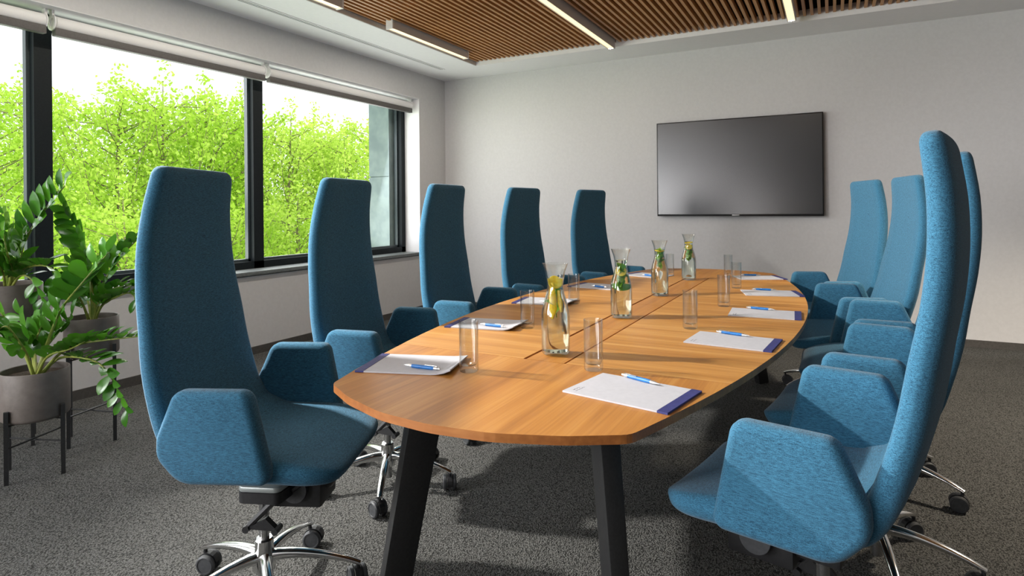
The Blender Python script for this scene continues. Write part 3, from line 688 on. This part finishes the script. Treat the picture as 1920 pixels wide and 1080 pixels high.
# ------------------------------------------------------------------ potted plants on stands
zz_me = [leaf_me(1, .24, .10, .25, 6), leaf_me(1, .28, .05, .18, 6), leaf_me(1, .26, .18, .3, 6)]
for m_ in zz_me: m_.materials.append(M['zz'])
def stem_curve(p0, pts):
    return [Vector(p) for p in catmull([p0]+pts, 8)]
def plant(loc_, r, hp, stems, lab, seed):
    rnd = random.Random(seed)
    t = thing('potted_plant', lab, 'plant', loc_, 0, 'glossy leaved plants in round pots')
    lathe_obj([(0, 0), (r-.012, 0), (r-.004, .006), (r, .016), (r, hp-.004), (r-.003, hp), (r-.007, hp-.002), (r-.008, hp-.03), (0, hp-.03)], 'pot', 'pot', t, 40)
    lathe_obj([(0, hp-.029), (r*.5, hp-.022), (r-.009, hp-.029)], 'soil', 'soil', t, 24)
    base = Vector(loc_)
    for si, (pts, r0, L0, nl, roll) in enumerate(stems):
        a = rnd.uniform(0, 2*PI); d0 = Vector(pts[0])-base
        root = Vector((max(-.5, min(.5, d0.x*2))*r*.7+rnd.uniform(-.01, .01), max(-.5, min(.5, d0.y*2))*r*.7, hp-.032))
        cur = stem_curve(root, [Vector(p)-base for p in pts])
        n = len(cur); b = MB(); b.tube(cur, [r0*(1-.75*k/(n-1)) for k in range(n)], 8)
        st = b.build('stem', 'stem', t)
        cum = [0]
        for k in range(1, n): cum.append(cum[-1]+(cur[k]-cur[k-1]).length)
        tot = cum[-1]
        for k in range(nl):
            u = .26+.74*(k+1)/nl if k < nl-1 else 1.0
            s_ = u*tot; j = min(max(i for i in range(n) if cum[i] <= s_+1e-9), n-2); f_ = (s_-cum[j])/(cum[j+1]-cum[j]); p = cur[j].lerp(cur[j+1], f_)
            T = (cur[j+1]-cur[j]).normalized()
            side_ = T.cross(Vector((math.sin(roll), -math.cos(roll), .35)) if abs(T.z) > .75 else Vector((0, 0, 1))).normalized()
            nrm = side_.cross(T).normalized()
            sgn = 1 if k % 2 else -1
            d = (T*(.75 if k < nl-1 else 3)+side_*sgn*1.0+nrm*rnd.uniform(.15, .5)).normalized()
            z = (nrm - d*nrm.dot(d)).normalized(); y = z.cross(d)
            o = bpy.data.objects.new('leaf', zz_me[rnd.randrange(3)]); COL.objects.link(o); o.parent = st
            sc = L0*(1-.45*abs(u-.6)/.6)*rnd.uniform(.88, 1.1)
            o.matrix_local = Matrix.Translation(p) @ Matrix((d, y, z)).transposed().to_4x4() @ Matrix.Diagonal((sc, sc*1.02, sc, 1))
    return t
def stand(loc_, hgt, sq, rz, lab):
    t = thing('plant_stand', lab, 'plant stand', loc_, rz, 'black metal plant stands')
    h2 = sq/2; k = .0085
    for sx in (-1, 1):
        for sy in (-1, 1): box('leg', sx*h2-k, sx*h2+k, sy*h2-k, sy*h2+k, 0, hgt, 'steel_black', t)
    for s in (-1, 1):
        b = MB(); b.tube([(-h2, -s*h2, .155+s*.0045), (h2, s*h2, .155+s*.0045)], .0045, 6); b.build('cross_bar', 'steel_black', t)
    b = MB()
    for s in (-1, 1): b.tube([(-h2, -s*h2, hgt-.068), (h2, s*h2, hgt-.068)], .004, 6)
    b.build('pot_rest', 'steel_black', t)
    return t
PLANTS = __import__('json').loads('''[{"c": [-3.325, 1.477], "z0": 0.262, "r": 0.135, "hp": 0.222, "sq": 0.205, "rz": 1.13, "seed": 1, "lab": "potted plant in front with long arching stems of glossy green leaflets in a taupe pot", "slab": "low black metal stand under the front pot", 
 "s": [
  {"p": [[-3.271, 1.506, 0.611], [-3.214, 1.536, 0.761], [-3.081, 1.549, 0.879], [-2.96, 1.613, 1.033]], "r": 0.009, "L": 0.138, "n": 20, "roll": 0.0}, 
  {"p": [[-3.193, 1.513, 0.555], [-3.028, 1.521, 0.619], [-2.889, 1.572, 0.642], [-2.767, 1.659, 0.653]], "r": 0.008, "L": 0.102, "n": 23, "roll": 0.0}, 
  {"p": [[-3.227, 1.529, 0.53], [-3.007, 1.532, 0.554], [-2.869, 1.548, 0.51], [-2.791, 1.59, 0.336]], "r": 0.008, "L": 0.102, "n": 24, "roll": 0.0}, 
  {"p": [[-3.371, 1.453, 0.562], [-3.366, 1.399, 0.668], [-3.337, 1.357, 0.755], [-3.373, 1.338, 0.816]], "r": 0.009, "L": 0.12, "n": 13, "roll": 0.0}, 
  {"p": [[-3.301, 1.433, 0.561], [-3.274, 1.391, 0.634], [-3.263, 1.34, 0.711], [-3.309, 1.316, 0.681]], "r": 0.008, "L": 0.108, "n": 13, "roll": 0.0}, 
  {"p": [[-3.441, 1.529, 0.551], [-3.426, 1.537, 0.629], [-3.453, 1.579, 0.711]], "r": 0.008, "L": 0.12, "n": 12, "roll": 0.0}, 
  {"p": [[-3.34, 1.526, 0.562], [-3.334, 1.585, 0.641], [-3.281, 1.613, 0.719]], "r": 0.008, "L": 0.114, "n": 13, "roll": 0.0}, 
  {"p": [[-3.18, 1.463, 0.56], [-3.049, 1.487, 0.6], [-2.952, 1.504, 0.642]], "r": 0.007, "L": 0.102, "n": 13, "roll": 0.0}, 
  {"p": [[-3.455, 1.522, 0.526], [-3.536, 1.535, 0.606], [-3.617, 1.549, 0.704]], "r": 0.007, "L": 0.12, "n": 12, "roll": 0.0}]}, {"c": [-3.531, 1.832], "z0": 0.452, "r": 0.125, "hp": 0.205, "sq": 0.2, "rz": 1.07, "seed": 2, "lab": "potted plant nearest the blue chair, upright leafy stems in a taupe pot", "slab": "tall black metal stand under the pot beside the window wall", 
 "s": [
  {"p": [[-3.53, 1.832, 0.794], [-3.539, 1.828, 0.923], [-3.571, 1.811, 1.067], [-3.643, 1.773, 1.245]], "r": 0.01, "L": 0.126, "n": 24, "roll": 0.0}, 
  {"p": [[-3.502, 1.847, 0.751], [-3.458, 1.87, 0.865], [-3.438, 1.937, 0.975], [-3.35, 1.984, 1.076]], "r": 0.009, "L": 0.126, "n": 20, "roll": 0.0}, 
  {"p": [[-3.427, 1.831, 0.724], [-3.304, 1.839, 0.775], [-3.243, 1.871, 0.791], [-3.201, 1.893, 0.73]], "r": 0.008, "L": 0.102, "n": 18, "roll": 0.0}, 
  {"p": [[-3.519, 1.782, 0.73], [-3.501, 1.735, 0.808], [-3.549, 1.709, 0.878]], "r": 0.008, "L": 0.108, "n": 13, "roll": 0.0}, 
  {"p": [[-3.436, 1.825, 0.744], [-3.368, 1.861, 0.813], [-3.251, 1.923, 0.826]], "r": 0.008, "L": 0.102, "n": 18, "roll": 0.0}, 
  {"p": [[-3.569, 1.868, 0.743], [-3.59, 1.914, 0.854], [-3.55, 1.935, 0.972]], "r": 0.008, "L": 0.12, "n": 13, "roll": 0.0}, 
  {"p": [[-3.602, 1.851, 0.729], [-3.695, 1.858, 0.826], [-3.72, 1.845, 0.929]], "r": 0.008, "L": 0.114, "n": 13, "roll": 0.0}]}, {"c": [-3.846, 1.586], "z0": 0.622, "r": 0.15, "hp": 0.223, "sq": 0.205, "rz": 1.13, "seed": 3, "lab": "potted plant highest at the left picture edge in front of the dark window post", "slab": "highest black metal stand at the left picture edge", 
 "s": [
  {"p": [[-3.81, 1.605, 0.947], [-3.767, 1.628, 1.059], [-3.692, 1.668, 1.198], [-3.574, 1.73, 1.357]], "r": 0.011, "L": 0.15, "n": 20, "roll": 0.0}, 
  {"p": [[-3.734, 1.589, 0.904], [-3.602, 1.602, 0.946], [-3.501, 1.633, 0.929], [-3.461, 1.654, 0.82]], "r": 0.008, "L": 0.12, "n": 18, "roll": 0.0}, 
  {"p": [[-3.855, 1.581, 0.933], [-3.874, 1.571, 1.074], [-3.897, 1.559, 1.242]], "r": 0.009, "L": 0.132, "n": 15, "roll": 0.0}, 
  {"p": [[-3.9, 1.614, 0.929], [-3.944, 1.647, 1.069], [-3.973, 1.632, 1.214]], "r": 0.009, "L": 0.132, "n": 15, "roll": 0.0}, 
  {"p": [[-3.751, 1.58, 0.91], [-3.691, 1.578, 0.981], [-3.701, 1.606, 1.075]], "r": 0.008, "L": 0.12, "n": 12, "roll": 0.0}, 
  {"p": [[-3.668, 1.567, 0.893], [-3.592, 1.585, 0.875], [-3.558, 1.625, 0.756]], "r": 0.007, "L": 0.102, "n": 13, "roll": 0.0}, 
  {"p": [[-3.747, 1.525, 0.915], [-3.733, 1.476, 1.001], [-3.768, 1.458, 1.108]], "r": 0.008, "L": 0.12, "n": 13, "roll": 0.0}, 
  {"p": [[-3.706, 1.547, 0.928], [-3.669, 1.51, 1.027], [-3.685, 1.502, 1.134]], "r": 0.008, "L": 0.12, "n": 13, "roll": 0.0}]}]''')
for pl in PLANTS:
    c = pl['c']
    plant((c[0], c[1], pl['z0']), pl['r'], pl['hp'], [(s['p'], s['r'], s['L'], s['n'], s['roll']) for s in pl['s']], pl['lab'], pl['seed'])
    stand((c[0], c[1], 0), pl['z0']+.0635, pl['sq'], pl['rz'], pl['slab'])

# ------------------------------------------------------------------ grove outside
def make_tree(seed, hgt=8.0, spread=1.7, nb=70, leaf=.074, per=215):
    r = np.random.default_rng(seed); wood = MB(); leaves = []
    wood.tube([(0, 0, 0), (.05, .02, hgt*.4), (0, .06, hgt*.75), (.03, 0, hgt*.96)], [.09, .06, .03, .006], 7)
    for k in range(nb):
        z0 = hgt*(.22+.70*(k/nb)**.85); a = r.uniform(0, 2*PI); u = (z0/hgt)
        L = spread*(1.15-u)*r.uniform(.65, 1.15)+.5; rise = r.uniform(.75, 1.3)*L
        p0 = np.array([0, 0, z0]); p1 = p0+np.array([math.cos(a)*L*.55, math.sin(a)*L*.55, rise*.35]); p2 = p0+np.array([math.cos(a)*L*.8, math.sin(a)*L*.8, rise]); p2[2] = min(p2[2], hgt*(.93+.07*r.random()-.05*math.hypot(p2[0], p2[1]))); p1[2] = min(p1[2], p2[2]-.1)
        wood.tube([p0, p1, p2], [.010, .006, .002], 5)
        n = int(per*(L/1.8)); t_ = r.uniform(.12, 1.03, n)[:, None]
        P = (1-t_)**2*p0+2*t_*(1-t_)*p1+t_**2*p2
        P = P+r.normal(0, 1, (n, 3))*np.array([.17, .17, .16])*(1.15-t_*.75)
        leaves.append(P)
    n = 300; t_ = r.uniform(.7, 1.0, n)[:, None]; leaves.append(np.hstack([r.normal(0, .12, (n, 2))*(1.1-t_)*4, t_*hgt]))
    C = np.vstack(leaves); n = len(C)
    d = r.normal(0, 1, (n, 3)); d[:, 2] -= .3; d /= np.linalg.norm(d, axis=1)[:, None]
    e = np.cross(d, r.normal(0, 1, (n, 3))); e /= np.linalg.norm(e, axis=1)[:, None]
    s = (leaf*r.uniform(.6, 1.25, n))[:, None]
    V = np.stack([C-d*s*.5, C+e*s*.3, C+d*s*.5, C-e*s*.3], 1).reshape(-1, 3)
    me = bpy.data.meshes.new('foliage'); me.vertices.add(4*n); me.vertices.foreach_set('co', V.ravel().astype(np.float32))
    me.loops.add(4*n); me.loops.foreach_set('vertex_index', np.arange(4*n, dtype=np.int32)); me.polygons.add(n)
    me.polygons.foreach_set('loop_start', np.arange(0, 4*n, 4, dtype=np.int32)); me.update(calc_edges=True); me.validate()
    t = thing('tree', 'x', 'tree')
    wood.build('trunk', 'bark', t); o = link('foliage', me, 'tree', t, smooth=False); stuff(o)
    return t
GZ = -5.0
protos = [make_tree(11), make_tree(12, spread=1.5), make_tree(13, spread=1.9)]
spots = [(-11.1, 4.31, 3.61, 0, 'bright green leafy tree, front row, behind the leftmost window pane'), (-9.86, 5.53, 3.53, 2, 'bright green leafy tree, front row, behind the wide middle window pane'), (-9.71, 6.18, 3.7, 2, 'bright green leafy tree, middle row, behind the wide middle window pane'), (-9.57, 6.82, 3.63, 0, 'bright green leafy tree, middle row, behind the wide middle window pane'), (-9.89, 7.78, 3.65, 1, 'bright green leafy tree, middle row, behind the wide middle window pane'), (-9.06, 8.22, 3.34, 2, 'bright green leafy tree, middle row, behind the window pane by the corner'), (-9.79, 9.53, 3.52, 1, 'bright green leafy tree, middle row, behind the window pane by the corner'), (-8.48, 9.09, 3.05, 2, 'bright green leafy tree, middle row, behind the window pane by the corner'), (-8.3, 9.75, 3.45, 2, 'bright green leafy tree, middle row, behind the window pane by the corner'), (-14.73, 6.92, 3.29, 0, 'bright green leafy tree, middle row, behind the wide middle window pane'), (-17.27, 8.97, 3.1, 2, 'bright green leafy tree, back row, behind the wide middle window pane'), (-14.07, 8.4, 3.92, 0, 'bright green leafy tree, middle row, behind the wide middle window pane'), (-14.14, 9.49, 3.84, 1, 'bright green leafy tree, back row, behind the wide middle window pane'), (-14.03, 10.68, 3.93, 1, 'bright green leafy tree, back row, behind the wide middle window pane'), (-13.58, 11.48, 3.69, 2, 'bright green leafy tree, back row, behind the window pane by the corner'), (-13.14, 13.41, 3.74, 0, 'bright green leafy tree, back row, behind the window pane by the corner'), (-10.43, 13.71, 3.91, 0, 'bright green leafy tree, back row, behind the window pane by the corner'), (-16.5, 7.11, 4.62, 2, 'bright green leafy tree, middle row, behind the leftmost window pane'), (-7.85, 4.45, 1.66, 1, 'bright green leafy tree, front row, behind the wide middle window pane'), (-7.26, 5.43, 1.61, 2, 'bright green leafy tree, front row, behind the wide middle window pane'), (-7.0, 6.48, 1.67, 2, 'bright green leafy tree, front row, behind the window pane by the corner'), (-8.62, 3.81, 1.72, 1, 'bright green leafy tree, front row, behind the leftmost window pane'), (-6.68, 7.33, 1.74, 1, 'bright green leafy tree, front row, behind the window pane by the corner'), (-24.26, 12.06, 3.26, 2, 'bright green leafy tree, back row, behind the wide middle window pane'), (-23.48, 14.73, 3.84, 0, 'bright green leafy tree, back row, behind the wide middle window pane'), (-22.21, 17.67, 4.37, 0, 'bright green leafy tree, back row, behind the wide middle window pane'), (-19.18, 19.27, 4.45, 2, 'bright green leafy tree, back row, behind the window pane by the corner'), (-16.57, 20.65, 4.2, 0, 'bright green leafy tree, back row, behind the window pane by the corner'), (-26.64, 10.8, 3.87, 2, 'bright green leafy tree, back row, behind the leftmost window pane')]
for i, (x, y, top, k, lab) in enumerate(spots):
    if i < 3: o = protos[i]
    else: o = copy_tree(protos[k % 3])
    s = (top-GZ)/8.0; tag(o, lab, 'tree', lab.replace('bright green leafy tree', 'trees'))
    o.location = (x, y, GZ); o.scale = (s, s, s); o.rotation_euler = (0, 0, i*1.7)
b = MB(); b.box(-90, X0-1.5, -50, 90, GZ-.2, GZ); struct(b.build('floor_outside', 'lawn', smooth=False))
